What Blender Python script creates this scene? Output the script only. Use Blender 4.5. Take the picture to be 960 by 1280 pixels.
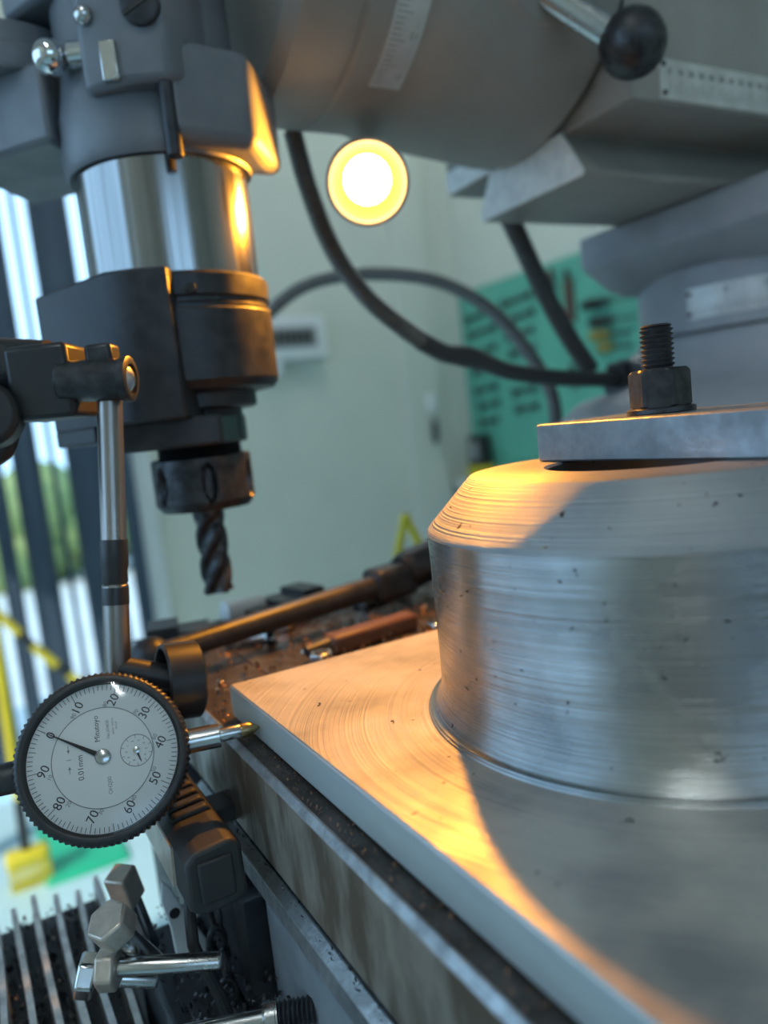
import bpy, bmesh, math, random
from mathutils import Vector, Matrix
from math import sin, cos, pi, radians, hypot, sqrt, atan2

for o in list(bpy.data.objects):
    bpy.data.objects.remove(o, do_unlink=True)
scene = bpy.context.scene
COL = scene.collection
rng = random.Random(7)
# Lengths below are millimetres; x runs along the mill's ram, y along its table,
# z is measured from the phone that took the picture (1.1 m above the floor).
S = 0.001
ZF = 1100.0
def W(p): return Vector((p[0]*S, p[1]*S, (p[2]+ZF)*S))

# ------------------------------------------------------------------ camera
cam_d = bpy.data.cameras.new('camera')
cam = bpy.data.objects.new('camera', cam_d)
COL.objects.link(cam)
scene.camera = cam
YAW, PITCH, ROLL = radians(28.5), radians(6.7), radians(6.3)
fw = Vector((sin(YAW)*cos(PITCH), cos(YAW)*cos(PITCH), -sin(PITCH)))
rt = Vector((cos(YAW), -sin(YAW), 0)); up = rt.cross(fw)
cr = cos(ROLL)*rt - sin(ROLL)*up
cu = sin(ROLL)*rt + cos(ROLL)*up
m3 = Matrix((cr, cu, -fw)).transposed()
cam.matrix_world = Matrix.Translation(W((0, 0, 0))) @ m3.to_4x4()
cam_d.sensor_fit = 'VERTICAL'
cam_d.sensor_height = 36.0
cam_d.lens = 36.0*961/1280
cam_d.clip_start = 0.01
cam_d.clip_end = 200
cam_d.dof.use_dof = True
cam_d.dof.focus_distance = 0.245
cam_d.dof.aperture_fstop = 6.5

# ------------------------------------------------------------------ world, daylight, exposure
world = bpy.data.worlds.new('world'); scene.world = world
world.use_nodes = True
bg = world.node_tree.nodes['Background']
bg.inputs['Color'].default_value = (0.40, 0.69, 1.0, 1)
bg.inputs['Strength'].default_value = 2.6
vs = scene.view_settings
vs.view_transform = 'Standard'; vs.look = 'None'; vs.gamma = 1.0
vs.use_curve_mapping = False
vs.exposure = 0.0

def portal(name, loc, rot, sx, sy):
    l = bpy.data.lights.new(name, 'AREA'); l.shape = 'RECTANGLE'
    l.size = sx*S; l.size_y = sy*S
    l.cycles.is_portal = True
    o = bpy.data.objects.new(name, l); COL.objects.link(o)
    o.location = W(loc); o.rotation_euler = rot
    return o
# sampling portals in the open doorway on the left and the windows behind
portal('left_window_portal', (-1690, 1000, 575), (0, radians(-90), 0), 1450, 2600)
portal('window_portal', (-200, -2590, 600), (radians(-90), 0, pi), 1800, 1000)

# low sun through the left-hand window strip onto the floor by the doorway
sun_d = bpy.data.lights.new('sun', 'SUN'); sun_d.energy = 3.6; sun_d.color = (1.0, .97, .90); sun_d.angle = radians(1.0)
sun = bpy.data.objects.new('sun', sun_d); COL.objects.link(sun)
sun.rotation_euler = Vector((1750, 1000, -1500)).to_track_quat('-Z', 'Y').to_euler()

# ------------------------------------------------------------------ materials
def mat(name, c1, c2=None, metal=0.0, rough=0.5, rough2=None, scale=60.0, stretch=(1, 1, 1),
        detail=4.0, bump=0.0, bscale=None, bstretch=None, lo=0.35, hi=0.65, coat=0.0, spec=0.5):
    m = bpy.data.materials.new(name); m.use_nodes = True
    nt = m.node_tree; N = nt.nodes; L = nt.links
    b = N['Principled BSDF']
    b.inputs['Base Color'].default_value = (*c1, 1)
    b.inputs['Metallic'].default_value = metal
    b.inputs['Roughness'].default_value = rough
    b.inputs['Coat Weight'].default_value = coat
    b.inputs['Specular IOR Level'].default_value = spec
    tc = N.new('ShaderNodeTexCoord')
    def noise(sc, st, det):
        mp = N.new('ShaderNodeMapping'); mp.inputs['Scale'].default_value = st
        L.new(tc.outputs['Object'], mp.inputs['Vector'])
        n = N.new('ShaderNodeTexNoise'); n.inputs['Scale'].default_value = sc
        n.inputs['Detail'].default_value = det; n.inputs['Roughness'].default_value = 0.6
        L.new(mp.outputs['Vector'], n.inputs['Vector'])
        return n
    if c2 is not None or rough2 is not None:
        n = noise(scale, stretch, detail)
        r = N.new('ShaderNodeMapRange'); r.inputs[1].default_value = lo; r.inputs[2].default_value = hi
        L.new(n.outputs['Fac'], r.inputs[0])
        if c2 is not None:
            mx = N.new('ShaderNodeMix'); mx.data_type = 'RGBA'
            mx.inputs[6].default_value = (*c1, 1); mx.inputs[7].default_value = (*c2, 1)
            L.new(r.outputs[0], mx.inputs[0]); L.new(mx.outputs[2], b.inputs['Base Color'])
        if rough2 is not None:
            r2 = N.new('ShaderNodeMapRange'); r2.inputs[3].default_value = rough; r2.inputs[4].default_value = rough2
            L.new(r.outputs[0], r2.inputs[0]); L.new(r2.outputs[0], b.inputs['Roughness'])
    if bump:
        n = noise(bscale or scale*4, bstretch or stretch, 3.0)
        bp = N.new('ShaderNodeBump'); bp.inputs['Strength'].default_value = bump
        bp.inputs['Distance'].default_value = 0.0004
        L.new(n.outputs['Fac'], bp.inputs['Height']); L.new(bp.outputs['Normal'], b.inputs['Normal'])
    return m

def turned_metal(name, c1, c2, rough, rough2, centre, mode, bump, freq, metal=1.0):
    """machined metal: tool rings around the part's axis (mode 'z' = rings up a wall,
    'r' = circles on a flat face), soft oily stains on top"""
    m = bpy.data.materials.new(name); m.use_nodes = True
    nt = m.node_tree; N = nt.nodes; L = nt.links; b = N['Principled BSDF']
    b.inputs['Metallic'].default_value = metal
    geo = N.new('ShaderNodeNewGeometry')
    sub = N.new('ShaderNodeVectorMath'); sub.operation = 'SUBTRACT'
    L.new(geo.outputs['Position'], sub.inputs[0]); sub.inputs[1].default_value = W(centre)
    sep = N.new('ShaderNodeSeparateXYZ'); L.new(sub.outputs[0], sep.inputs[0])
    if mode == 'z':
        w = sep.outputs['Z']
    else:
        cmb = N.new('ShaderNodeCombineXYZ')
        L.new(sep.outputs['X'], cmb.inputs[0]); L.new(sep.outputs['Y'], cmb.inputs[1])
        ln = N.new('ShaderNodeVectorMath'); ln.operation = 'LENGTH'; L.new(cmb.outputs[0], ln.inputs[0])
        w = ln.outputs['Value']
    n1 = N.new('ShaderNodeTexNoise'); n1.noise_dimensions = '1D'
    n1.inputs['Scale'].default_value = freq; n1.inputs['Detail'].default_value = 4
    n1.inputs['Roughness'].default_value = 0.7
    L.new(w, n1.inputs['W'])
    st = N.new('ShaderNodeTexNoise'); st.inputs['Scale'].default_value = 28; st.inputs['Detail'].default_value = 5
    L.new(sub.outputs[0], st.inputs['Vector'])
    st2 = N.new('ShaderNodeTexNoise'); st2.inputs['Scale'].default_value = 260; st2.inputs['Detail'].default_value = 2
    L.new(sub.outputs[0], st2.inputs['Vector'])
    r = N.new('ShaderNodeMapRange'); r.inputs[1].default_value = .42; r.inputs[2].default_value = .68
    L.new(st.outputs['Fac'], r.inputs[0])
    mx = N.new('ShaderNodeMix'); mx.data_type = 'RGBA'
    mx.inputs[6].default_value = (*c1, 1); mx.inputs[7].default_value = (*c2, 1)
    rr = N.new('ShaderNodeMath'); rr.operation = 'MULTIPLY_ADD'; rr.inputs[1].default_value = .9; rr.inputs[2].default_value = -.45
    L.new(n1.outputs['Fac'], rr.inputs[0])
    ra_ = N.new('ShaderNodeMath'); ra_.operation = 'ADD'; ra_.use_clamp = True
    L.new(r.outputs[0], ra_.inputs[0]); L.new(rr.outputs[0], ra_.inputs[1])
    L.new(ra_.outputs[0], mx.inputs[0])
    # small dark pits
    r3 = N.new('ShaderNodeMapRange'); r3.inputs[1].default_value = .71; r3.inputs[2].default_value = .75
    L.new(st2.outputs['Fac'], r3.inputs[0])
    mx2 = N.new('ShaderNodeMix'); mx2.data_type = 'RGBA'; mx2.inputs[7].default_value = (.05, .05, .05, 1)
    L.new(r3.outputs[0], mx2.inputs[0]); L.new(mx.outputs[2], mx2.inputs[6])
    L.new(mx2.outputs[2], b.inputs['Base Color'])
    add = N.new('ShaderNodeMath'); add.operation = 'ADD'
    L.new(r.outputs[0], add.inputs[0]); L.new(n1.outputs['Fac'], add.inputs[1])
    r2 = N.new('ShaderNodeMapRange'); r2.inputs[1].default_value = .3; r2.inputs[2].default_value = 1.6
    r2.inputs[3].default_value = rough; r2.inputs[4].default_value = rough2
    L.new(add.outputs[0], r2.inputs[0]); L.new(r2.outputs[0], b.inputs['Roughness'])
    bp = N.new('ShaderNodeBump'); bp.inputs['Strength'].default_value = bump
    bp.inputs['Distance'].default_value = 0.0004
    L.new(n1.outputs['Fac'], bp.inputs['Height']); L.new(bp.outputs['Normal'], b.inputs['Normal'])
    return m

def emit(name, c, s):
    m = bpy.data.materials.new(name); m.use_nodes = True
    nt = m.node_tree; nt.nodes.remove(nt.nodes['Principled BSDF'])
    e = nt.nodes.new('ShaderNodeEmission'); e.inputs[0].default_value = (*c, 1); e.inputs[1].default_value = s
    nt.links.new(e.outputs[0], nt.nodes['Material Output'].inputs[0])
    return m

def clear(name, tint, gloss):
    m = bpy.data.materials.new(name); m.use_nodes = True
    nt = m.node_tree; nt.nodes.remove(nt.nodes['Principled BSDF'])
    t = nt.nodes.new('ShaderNodeBsdfTransparent'); t.inputs[0].default_value = (*tint, 1)
    g = nt.nodes.new('ShaderNodeBsdfGlossy'); g.inputs['Roughness'].default_value = gloss
    f = nt.nodes.new('ShaderNodeFresnel'); f.inputs[0].default_value = 1.45
    x = nt.nodes.new('ShaderNodeMixShader')
    nt.links.new(f.outputs[0], x.inputs[0]); nt.links.new(t.outputs[0], x.inputs[1]); nt.links.new(g.outputs[0], x.inputs[2])
    nt.links.new(x.outputs[0], nt.nodes['Material Output'].inputs[0])
    return m

CYL = (189.5, 170.0, -95.0)
M = {
 'wall': mat('wall_paint', (.66, .68, .60), (.62, .64, .57), rough=.6, scale=3, bump=.1, bscale=300),
 'ceil': mat('ceiling_paint', (.5, .5, .5), rough=.8),
 'floor': mat('floor_epoxy', (.50, .72, .78), (.45, .66, .72), rough=.35, rough2=.5, scale=4),
 'ground': mat('outdoor_concrete', (.55, .57, .55), (.45, .47, .46), rough=.9, scale=2),
 'hedge': mat('hedge_leaves', (.08, .15, .05), (.20, .25, .08), rough=.7, scale=6, bump=.8),
 'white': mat('white_plastic', (.72, .74, .74), rough=.4),
 'frame': mat('door_frame_paint', (.70, .73, .74), rough=.4),
 'strip': mat('dark_strip_plastic', (.035, .055, .085), (.05, .075, .11), rough=.35, scale=5),
 'board': mat('green_board_paint', (.13, .46, .34), (.11, .41, .31), rough=.5, scale=5),
 'green': mat('green_plastic', (.02, .55, .30), (.02, .48, .27), rough=.4, scale=8),
 'yellow': mat('yellow_plastic', (.75, .62, .03), (.65, .52, .03), rough=.45, scale=30),
 'black': mat('black_plastic', (.02, .02, .022), rough=.4),
 'rubber': mat('black_rubber', (.018, .018, .02), (.03, .03, .03), rough=.55, scale=90),
 'paint': mat('machine_paint', (.33, .35, .38), (.28, .30, .33), rough=.38, rough2=.5, scale=25, bump=.12, bscale=180),
 'paint_dk': mat('dark_machine_paint', (.165, .175, .195), (.125, .135, .155), rough=.35, rough2=.5, scale=30, bump=.1, bscale=160),
 'paint_ram': mat('ram_paint', (.31, .295, .27), (.265, .25, .23), rough=.45, scale=20, bump=.1, bscale=160),
 'oxide': mat('black_oxide_steel', (.028, .03, .035), (.05, .05, .055), metal=.5, rough=.38, rough2=.5, scale=120, bump=.15),
 'oxide_b': mat('worn_black_steel', (.075, .075, .08), (.03, .03, .033), metal=.7, rough=.32, rough2=.5, scale=160, bump=.2),
 'steel': mat('bright_steel', (.62, .62, .62), (.52, .52, .52), metal=1, rough=.18, rough2=.3, scale=80, bump=.05),
 'rod': mat('dull_rod_steel', (.36, .33, .31), (.24, .22, .21), metal=.95, rough=.25, rough2=.4, scale=60, stretch=(1, 1, .2)),
 'brass': mat('dull_brass', (.34, .24, .11), (.22, .16, .09), metal=.9, rough=.3, scale=300),
 'ochre': mat('ochre_plastic', (.30, .24, .05), rough=.5),
 'chrome': mat('polished_chrome', (.75, .75, .76), metal=1, rough=.08),
 'quill': mat('ground_steel', (.33, .33, .33), (.24, .24, .24), metal=1, rough=.14, rough2=.24, scale=40, stretch=(6, 6, .15), lo=.4, hi=.7),
 'scraped': mat('scraped_iron', (.90, .90, .88), (.75, .75, .74), metal=.1, rough=.32, rough2=.5, scale=110, bump=.3, bscale=300),
 'alu': mat('satin_aluminium', (.62, .63, .63), (.52, .53, .54), metal=1, rough=.36, rough2=.48, scale=60),
 'alu_sawn': mat('sawn_aluminium', (.66, .70, .70), (.54, .58, .60), metal=.6, rough=.42, rough2=.55, scale=50, stretch=(1, .25, 1), bump=.15),
 'clamp': mat('blued_steel_plate', (.36, .39, .42), (.25, .275, .30), metal=.75, rough=.30, rough2=.55, scale=70, bump=.6, bscale=130),
 'face': mat('stained_iron_face', (.36, .31, .26), (.14, .10, .07), metal=.5, rough=.36, rough2=.55, scale=75, stretch=(1, .9, .3), lo=.40, hi=.60, bump=.3),
 'iron': mat('oily_iron_top', (.10, .09, .085), (.045, .036, .03), metal=.6, rough=.4, rough2=.6, scale=60, bump=.4),
 'edge': mat('worn_bright_edge', (.50, .52, .54), (.30, .31, .32), metal=.9, rough=.35, rough2=.5, scale=150, bump=.4),
 'casting': mat('grey_casting', (.36, .38, .40), (.28, .30, .32), metal=.3, rough=.42, scale=50, bump=.2),
 'scale': mat('etched_scale_plate', (.62, .62, .60), (.50, .50, .48), metal=.35, rough=.42, scale=60),
 'ink': mat('black_ink', (.02, .02, .02), rough=.6),
 'ink_grey': mat('grey_ink', (.25, .25, .25), rough=.6),
 'dial': mat('dial_face', (.90, .91, .90), rough=.5),
 'dial_ring': mat('dial_outer_ring', (.84, .86, .86), rough=.5),
 'crystal': clear('dial_crystal', (.97, .98, .98), .05),
 'chip': mat('metal_chips', (.42, .40, .38), (.20, .15, .11), metal=.9, rough=.25, rough2=.4, scale=300),
 'chip_b': mat('brown_chips', (.26, .13, .07), (.14, .07, .04), metal=.6, rough=.3, rough2=.5, scale=300),
 'conduit': mat('grey_flexible_conduit', (.15, .145, .135), (.11, .105, .10), metal=.4, rough=.4, scale=200),
 'conduit_dk': mat('dark_flexible_conduit', (.045, .043, .042), rough=.45),
 'lampbody': mat('lamp_housing_metal', (.30, .24, .18), rough=.4, metal=.6),
 'brown': mat('brown_handle', (.10, .045, .03), rough=.5),
 'tool': mat('dark_tool_steel', (.07, .075, .075), metal=.6, rough=.4),
 'fin': mat('oily_ribs', (.62, .63, .62), (.36, .36, .36), metal=.4, rough=.4, scale=90, bump=.2),
 'tan': mat('tan_worn_steel', (.66, .56, .47), (.48, .41, .35), metal=.6, rough=.35, scale=150),
 'part_wall': turned_metal('turned_wall', (.47, .48, .48), (.27, .28, .29), .15, .32, CYL, 'z', .6, 1700),
 'part_chamfer': turned_metal('turned_chamfer', (.40, .41, .41), (.32, .33, .34), .48, .60, CYL, 'z', 1.0, 1300, .75),
 'part_top': turned_metal('turned_top', (.40, .40, .40), (.32, .32, .32), .42, .52, CYL, 'r', .4, 1800),
 'part_base': turned_metal('turned_base', (.60, .56, .50), (.27, .275, .28), .34, .50, CYL, 'r', .7, 800, .5),
}
M['lamp_glow'] = emit('halogen_glow', (1.0, .66, .28), 22.0)
M['lamp_refl'] = mat('lamp_reflector', (.42, .17, .03), metal=1, rough=.4, scale=200, bump=.5, bscale=300)
M['tube'] = emit('fill_tube_glow', (.90, .98, .97), 70.0)  # emission for the added ceiling fill battens

# ------------------------------------------------------------------ mesh builder
WL = {}
class MB:
    def __init__(s): s.v = []; s.f = []
    def add(s, vs, fs):
        o = len(s.v); s.v += [Vector(p) for p in vs]; s.f += [tuple(i+o for i in f) for f in fs]; return s
    def box(s, x0, x1, y0, y1, z0, z1, mtx=None):
        p = [Vector((x, y, z)) for z in (z0, z1) for y in (y0, y1) for x in (x0, x1)]
        if mtx is not None: p = [mtx @ q for q in p]
        return s.add(p, [(0, 2, 3, 1), (4, 5, 7, 6), (0, 1, 5, 4), (2, 6, 7, 3), (0, 4, 6, 2), (1, 3, 7, 5)])
    def rings(s, rings, close0=True, close1=True):
        n = len(rings[0]); vs = [p for r in rings for p in r]; fs = []
        for i in range(len(rings)-1):
            for j in range(n):
                k = (j+1) % n
                fs.append((i*n+j, i*n+k, (i+1)*n+k, (i+1)*n+j))
        if close0: fs.append(tuple(range(n-1, -1, -1)))
        if close1: fs.append(tuple((len(rings)-1)*n+j for j in range(n)))
        return s.add(vs, fs)
    def lathe(s, prof, org, axis, n=48, c0=True, c1=True, rf=None):
        a = Vector(axis).normalized(); o = Vector(org)
        h = Vector((0, 0, 1)) if abs(a.z) < .9 else Vector((1, 0, 0))
        e1 = a.cross(h).normalized(); e2 = a.cross(e1)
        R = []
        for (r, t) in prof:
            R.append([o + a*t + (e1*cos(2*pi*j/n) + e2*sin(2*pi*j/n))*max(.001, (r if rf is None else rf(r, t, 2*pi*j/n))) for j in range(n)])
        return s.rings(R, c0, c1)
    def cyl(s, p0, p1, r0, r1=None, n=24):
        p0 = Vector(p0); p1 = Vector(p1); d = p1-p0
        return s.lathe([(r0, 0), (r0 if r1 is None else r1, d.length)], p0, d, n)
    def prism(s, poly, ax, a0, a1):
        def mk(p, a):
            return {'x': (a, p[0], p[1]), 'y': (p[0], a, p[1]), 'z': (p[0], p[1], a)}[ax]
        return s.rings([[mk(p, a0) for p in poly], [mk(p, a1) for p in poly]])
    def sphere(s, c, r, n=24, m=14):
        return s.lathe([(r*sin(pi*i/m), -r*cos(pi*i/m)) for i in range(m+1)], c, (0, 0, 1), n)
    def tube(s, pts, r, n=12, step=None, ripple=0.0, rfun=None):
        P = [Vector(p) for p in pts]
        P = [P[0]*2-P[1]] + P + [P[-1]*2-P[-2]]
        out = []
        for i in range(1, len(P)-2):
            a, b, c, d = P[i-1:i+3]
            k = max(2, int((c-b).length/(step or 6)))
            for j in range(k):
                t = j/k
                out.append(.5*((2*b)+(c-a)*t+(2*a-5*b+4*c-d)*t*t+(3*b-a-3*c+d)*t**3))
        out.append(P[-2])
        R = []; ref = Vector((0, 0, 1))
        for i, p in enumerate(out):
            t = (out[min(i+1, len(out)-1)]-out[max(i-1, 0)]).normalized()
            e1 = t.cross(ref)
            if e1.length < .05: e1 = t.cross(Vector((1, 0, 0)))
            e1.normalize(); e2 = t.cross(e1); ref = e2*-1 if False else e1.cross(t)
            rr = r if rfun is None else rfun(i/(len(out)-1))
            if ripple: rr += ripple*(1 if (i % 2) else -1)
            R.append([p+(e1*cos(2*pi*j/n)+e2*sin(2*pi*j/n))*rr for j in range(n)])
        return s.rings(R)
    def build(s, name, material, parent=None, bevel=0.0, seg=2, local=False, ang=35, smooth=True, origin=None):
        me = bpy.data.meshes.new(name)
        vs = s.v
        lo = Vector([min(p[i] for p in vs) for i in range(3)]); hi = Vector([max(p[i] for p in vs) for i in range(3)])
        c = Vector(origin) if origin else Vector(((lo.x+hi.x)/2, (lo.y+hi.y)/2, lo.z))
        me.from_pydata([(p-c)*S for p in vs], [], s.f)
        bm = bmesh.new(); bm.from_mesh(me)
        bmesh.ops.recalc_face_normals(bm, faces=bm.faces)
        for f in bm.faces: f.smooth = smooth
        for e in bm.edges:
            if len(e.link_faces) == 2 and e.calc_face_angle(0) > radians(ang): e.smooth = False
        bm.to_mesh(me); bm.free()
        me.materials.append(M[material] if isinstance(material, str) else material)
        o = bpy.data.objects.new(name, me); COL.objects.link(o)
        if local:
            o.parent = parent; o.location = c*S; WL[o] = c
        else:
            base = WL.get(parent, None)
            o.parent = parent
            o.location = (c-base)*S if parent is not None else W(c)
            WL[o] = c
        if bevel:
            b = o.modifiers.new('bevel', 'BEVEL'); b.width = bevel*S; b.segments = seg
            b.limit_method = 'ANGLE'; b.angle_limit = radians(40)
        return o

def tag(o, label, cat, group=None):
    o['label'] = label; o['category'] = cat
    if group: o['group'] = group
    return o
def struct(o): o['kind'] = 'structure'; return o
def stuff(o): o['kind'] = 'stuff'; return o
def thing(name, loc, label, cat, group=None, rot=None):
    o = bpy.data.objects.new(name, None); COL.objects.link(o)
    o.empty_display_size = .01
    o.location = W(loc); WL[o] = Vector(loc)
    if rot is not None: o.rotation_euler = rot.to_euler()
    return tag(o, label, cat, group)
def text_mesh(name, items, material, parent, local=True, z=0.0, frame=None):
    """flat print: items = (string, x, y, size, rotation); joined into one mesh; frame maps the print plane (mm) into place"""
    bm = bmesh.new()
    for (t, x, y, size, rz) in items:
        cu_ = bpy.data.curves.new('t', 'FONT'); cu_.body = t; cu_.size = size
        cu_.align_x = 'CENTER'; cu_.align_y = 'CENTER'; cu_.resolution_u = 3
        ob = bpy.data.objects.new('t', cu_)
        me = bpy.data.meshes.new_from_object(ob)
        me.transform(Matrix.Translation((x, y, z)) @ Matrix.Rotation(rz, 4, 'Z'))
        bm.from_mesh(me)
        bpy.data.objects.remove(ob); bpy.data.curves.remove(cu_); bpy.data.meshes.remove(me)
    b = MB()
    bm.verts.index_update(); bm.verts.ensure_lookup_table()
    vs = [v.co.copy() for v in bm.verts]
    if frame is not None: vs = [Vector(frame(v)) for v in vs]
    b.add(vs, [tuple(v.index for v in f.verts) for f in bm.faces])
    bm.free()
    o = b.build(name, material, parent, local=local, smooth=False)
    return o

# ================================================================== SETTING
FZ = -ZF
XL, XR, YN, YB, ZC = -1700, 2040, -2600, 2850, 1900
struct(MB().box(XL-150, XR+150, YN-150, YB+150, FZ-60, FZ).build('floor', 'floor'))
struct(MB().box(XL-150, XR+150, YN-150, YB+150, ZC, ZC+60).build('ceiling', 'ceil'))
w = MB(); w.box(600, XR, YB, YB+150, FZ, ZC); w.box(XL, -900, YB, YB+150, FZ, ZC); w.box(-900, 600, YB, YB+150, 1350, ZC)
struct(w.build('wall_back', 'wall'))
struct(MB().box(XR, XR+150, YN, YB, FZ, ZC).build('wall_right', 'wall'))
w = MB(); w.box(XL-150, XL, 2300, YB, FZ, ZC); w.box(XL-150, XL, -590, -300, FZ, ZC); w.box(XL-150, XL, YN, -690, FZ, ZC)
w.box(XL-150, XL, -300, 2300, 1300, ZC); w.box(XL-150, XL, -300, 2300, FZ, -150); w.box(XL-150, XL, -690, -590, 1300, ZC); w.box(XL-150, XL, -690, -590, FZ, -1000)  # tall narrow slit beside the window, added for a streak reflection on the boss
struct(w.build('wall_left', 'wall'))
w2 = struct(MB().box(XL-90, XL-40, -300, -250, -150, 1300).build('window_2', 'frame'))
for y in (575, 1425, 2250): MB().box(XL-90, XL-40, y, y+50, -150, 1300).build('mullion', 'frame', w2)
for z in (-150, 1250): MB().box(XL-90, XL-40, -250, 2250, z, z+50).build('window_frame', 'frame', w2)
w = MB(); w.box(XL, -1100, YN-150, YN, FZ, ZC); w.box(700, XR, YN-150, YN, FZ, ZC)
w.box(-1000, 700, YN-150, YN, 1100, ZC); w.box(-1000, 700, YN-150, YN, FZ, 150); w.box(-1100, -1000, YN-150, YN, 1100, ZC); w.box(-1100, -1000, YN-150, YN, FZ, -1000)  # full-height slit at the side, added to put another bright streak on the boss
wf = struct(w.build('wall_front', 'wall'))
t = MB(); t.box(540, 605, YB-35, YB+20, FZ, 1350); t.box(-905, -840, YB-35, YB+20, FZ, 1350); t.box(-840, 540, YB-35, YB+20, 1290, 1350)
struct(t.build('trim_1', 'frame', bevel=4))
wn = struct(MB().box(-1000, -950, YN-60, YN-10, 150, 1100).build('window_1', 'frame'))
MB().box(650, 700, YN-60, YN-10, 150, 1100).build('window_frame', 'frame', wn)
MB().box(-225, -175, YN-60, YN-10, 150, 1100).build('mullion', 'frame', wn)
MB().box(-950, 650, YN-60, YN-10, 1050, 1100).build('window_frame', 'frame', wn)
MB().box(-950, 650, YN-60, YN-10, 150, 200).build('window_frame', 'frame', wn)
# pilaster near the corner of the back wall, with its skirting
struct(MB().box(1700, 1880, YB-30, YB, FZ, ZC).build('trim_2', 'wall', bevel=5))
struct(MB().box(605, XR, YB-14, YB, FZ, FZ+110).build('baseboard_back', 'wall', bevel=4))
# outside
struct(MB().box(-9000, 12000, -9000, 16000, FZ-80, FZ-61).build('ground', 'ground'))

# fluorescent battens added out of view to brighten the back wall and the machine
def batten(x, y, label):
    t = thing('fill_batten', (x, y, ZC-75), label, 'light', 'added ceiling fill lights')
    MB().prism([(x-45, ZC-40), (x+45, ZC-40), (x+60, ZC), (x-60, ZC)], 'y', y-620, y+620).build('batten_body', 'white', t, bevel=3)
    MB().cyl((x, y-600, ZC-58), (x, y+600, ZC-58), 14, n=12).build('fill_tube', 'tube', t)
    for s in (-1, 1): MB().box(x-14, x+14, y+s*608-8, y+s*608+8, ZC-75, ZC-40).build('lamp_holder', 'white', t)
batten(-500, -900, 'added fluorescent fill light on the ceiling behind the camera')
batten(1100, 1700, 'added fluorescent fill light on the ceiling brightening the grey back wall')

# ================================================================== OUTDOORS / DOORWAY
hd = thing('hedge', (300, 8000, FZ-60), 'green hedge outside beyond the dark strip curtain', 'hedge')
hb = MB()
for i in range(70):
    x = -3200 + i*110; hb.sphere((x+rng.uniform(-60, 60), 8000+rng.uniform(-250, 250), -620+rng.uniform(-350, 300)), rng.uniform(250, 420), 9, 6)
hb.build('foliage', 'hedge', hd)
for i in range(8): MB().cyl((-3000+i*900, 8000, FZ-60), (-3000+i*900, 8000, -600), 60, n=8).build('stem', 'brown', hd)
sc = thing('strip_curtain', (-150, 2790, FZ), 'dark plastic strip curtain hanging in the doorway at the left edge', 'curtain')
MB().box(-840, 540, 2770, 2810, 1230, 1280).build('rail', 'steel', sc)
edges = []
x = 530.0
# strips (left edge, right edge) counted from the door frame; the gaps let daylight through
strips = [(484, 536), (322, 452), (272, 290), (158, 244), (78, 130), (-90, 48), (-250, -120), (-420, -280), (-600, -450), (-730, -630), (-835, -760)]
sp0 = None
for (a, b) in strips:
    n = 8; vs = []
    for k in range(n+1):
        u = k/n; xx = a+(b-a)*u; yy = 2790+6*sin(u*pi*2)
        vs.append((xx, yy))
    pts = [(p[0], p[1]-2) for p in vs] + [(p[0], p[1]+2) for p in reversed(vs)]
    MB().prism(pts, 'z', FZ+25, 1240).build('strip', 'strip', sc)

# floor things by the doorway
br = thing('broom', (6, 2164, FZ), 'yellow and black broom standing upright on the floor by the doorway', 'broom')
MB().box(-45, 60, 2140, 2190, FZ+55, FZ+100).build('broom_head', 'yellow', br, bevel=12)
bb = MB()
for i in range(14):
    xx = -42+i*7.3; bb.box(xx, xx+5, 2143, 2187, FZ, FZ+58)
stuff(bb.build('bristles', 'yellow', br))
MB().cyl((6, 2164, FZ+95), (10, 2160, -860), 13, n=14).build('lower_handle', 'black', br)
MB().cyl((10, 2160, -860), (36, 2135, 150), 13, n=14).build('upper_handle', 'yellow', br)
gm = thing('floor_mat', (130, 2280, FZ), 'bright green plastic mat lying on the floor beside the broom', 'mat')
MB().box(40, 250, 2110, 2480, FZ, FZ+10).build('mat_base', 'green', gm, bevel=4)
rib = MB()
for i in range(8): rib.box(50+i*25, 62+i*25, 2120, 2470, FZ+10, FZ+14)
rib.build('mat_ribs', 'green', gm)
rp = thing('barrier_rope', (150, 2400, -800), 'yellow and black barrier rope slanting across the doorway', 'rope')
a = Vector((-160, 2400, -60)); b = Vector((330, 2400, -790))
for i in range(18):
    p = a.lerp(b, i/18); q = a.lerp(b, (i+1)/18)
    sag = lambda p, u: p+Vector((0, 0, -60*sin(pi*u)))
    MB().cyl(sag(p, i/18), sag(q, (i+1)/18), 13, n=10).build('rope_segment', 'yellow' if i % 3 else 'black', rp)
for p, h in ((a, 'upper'), (b, 'lower')):
    MB().cyl((p.x, p.y, FZ), (p.x, p.y, p.z+30), 18, n=14).build('barrier_post', 'black', rp)

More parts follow.
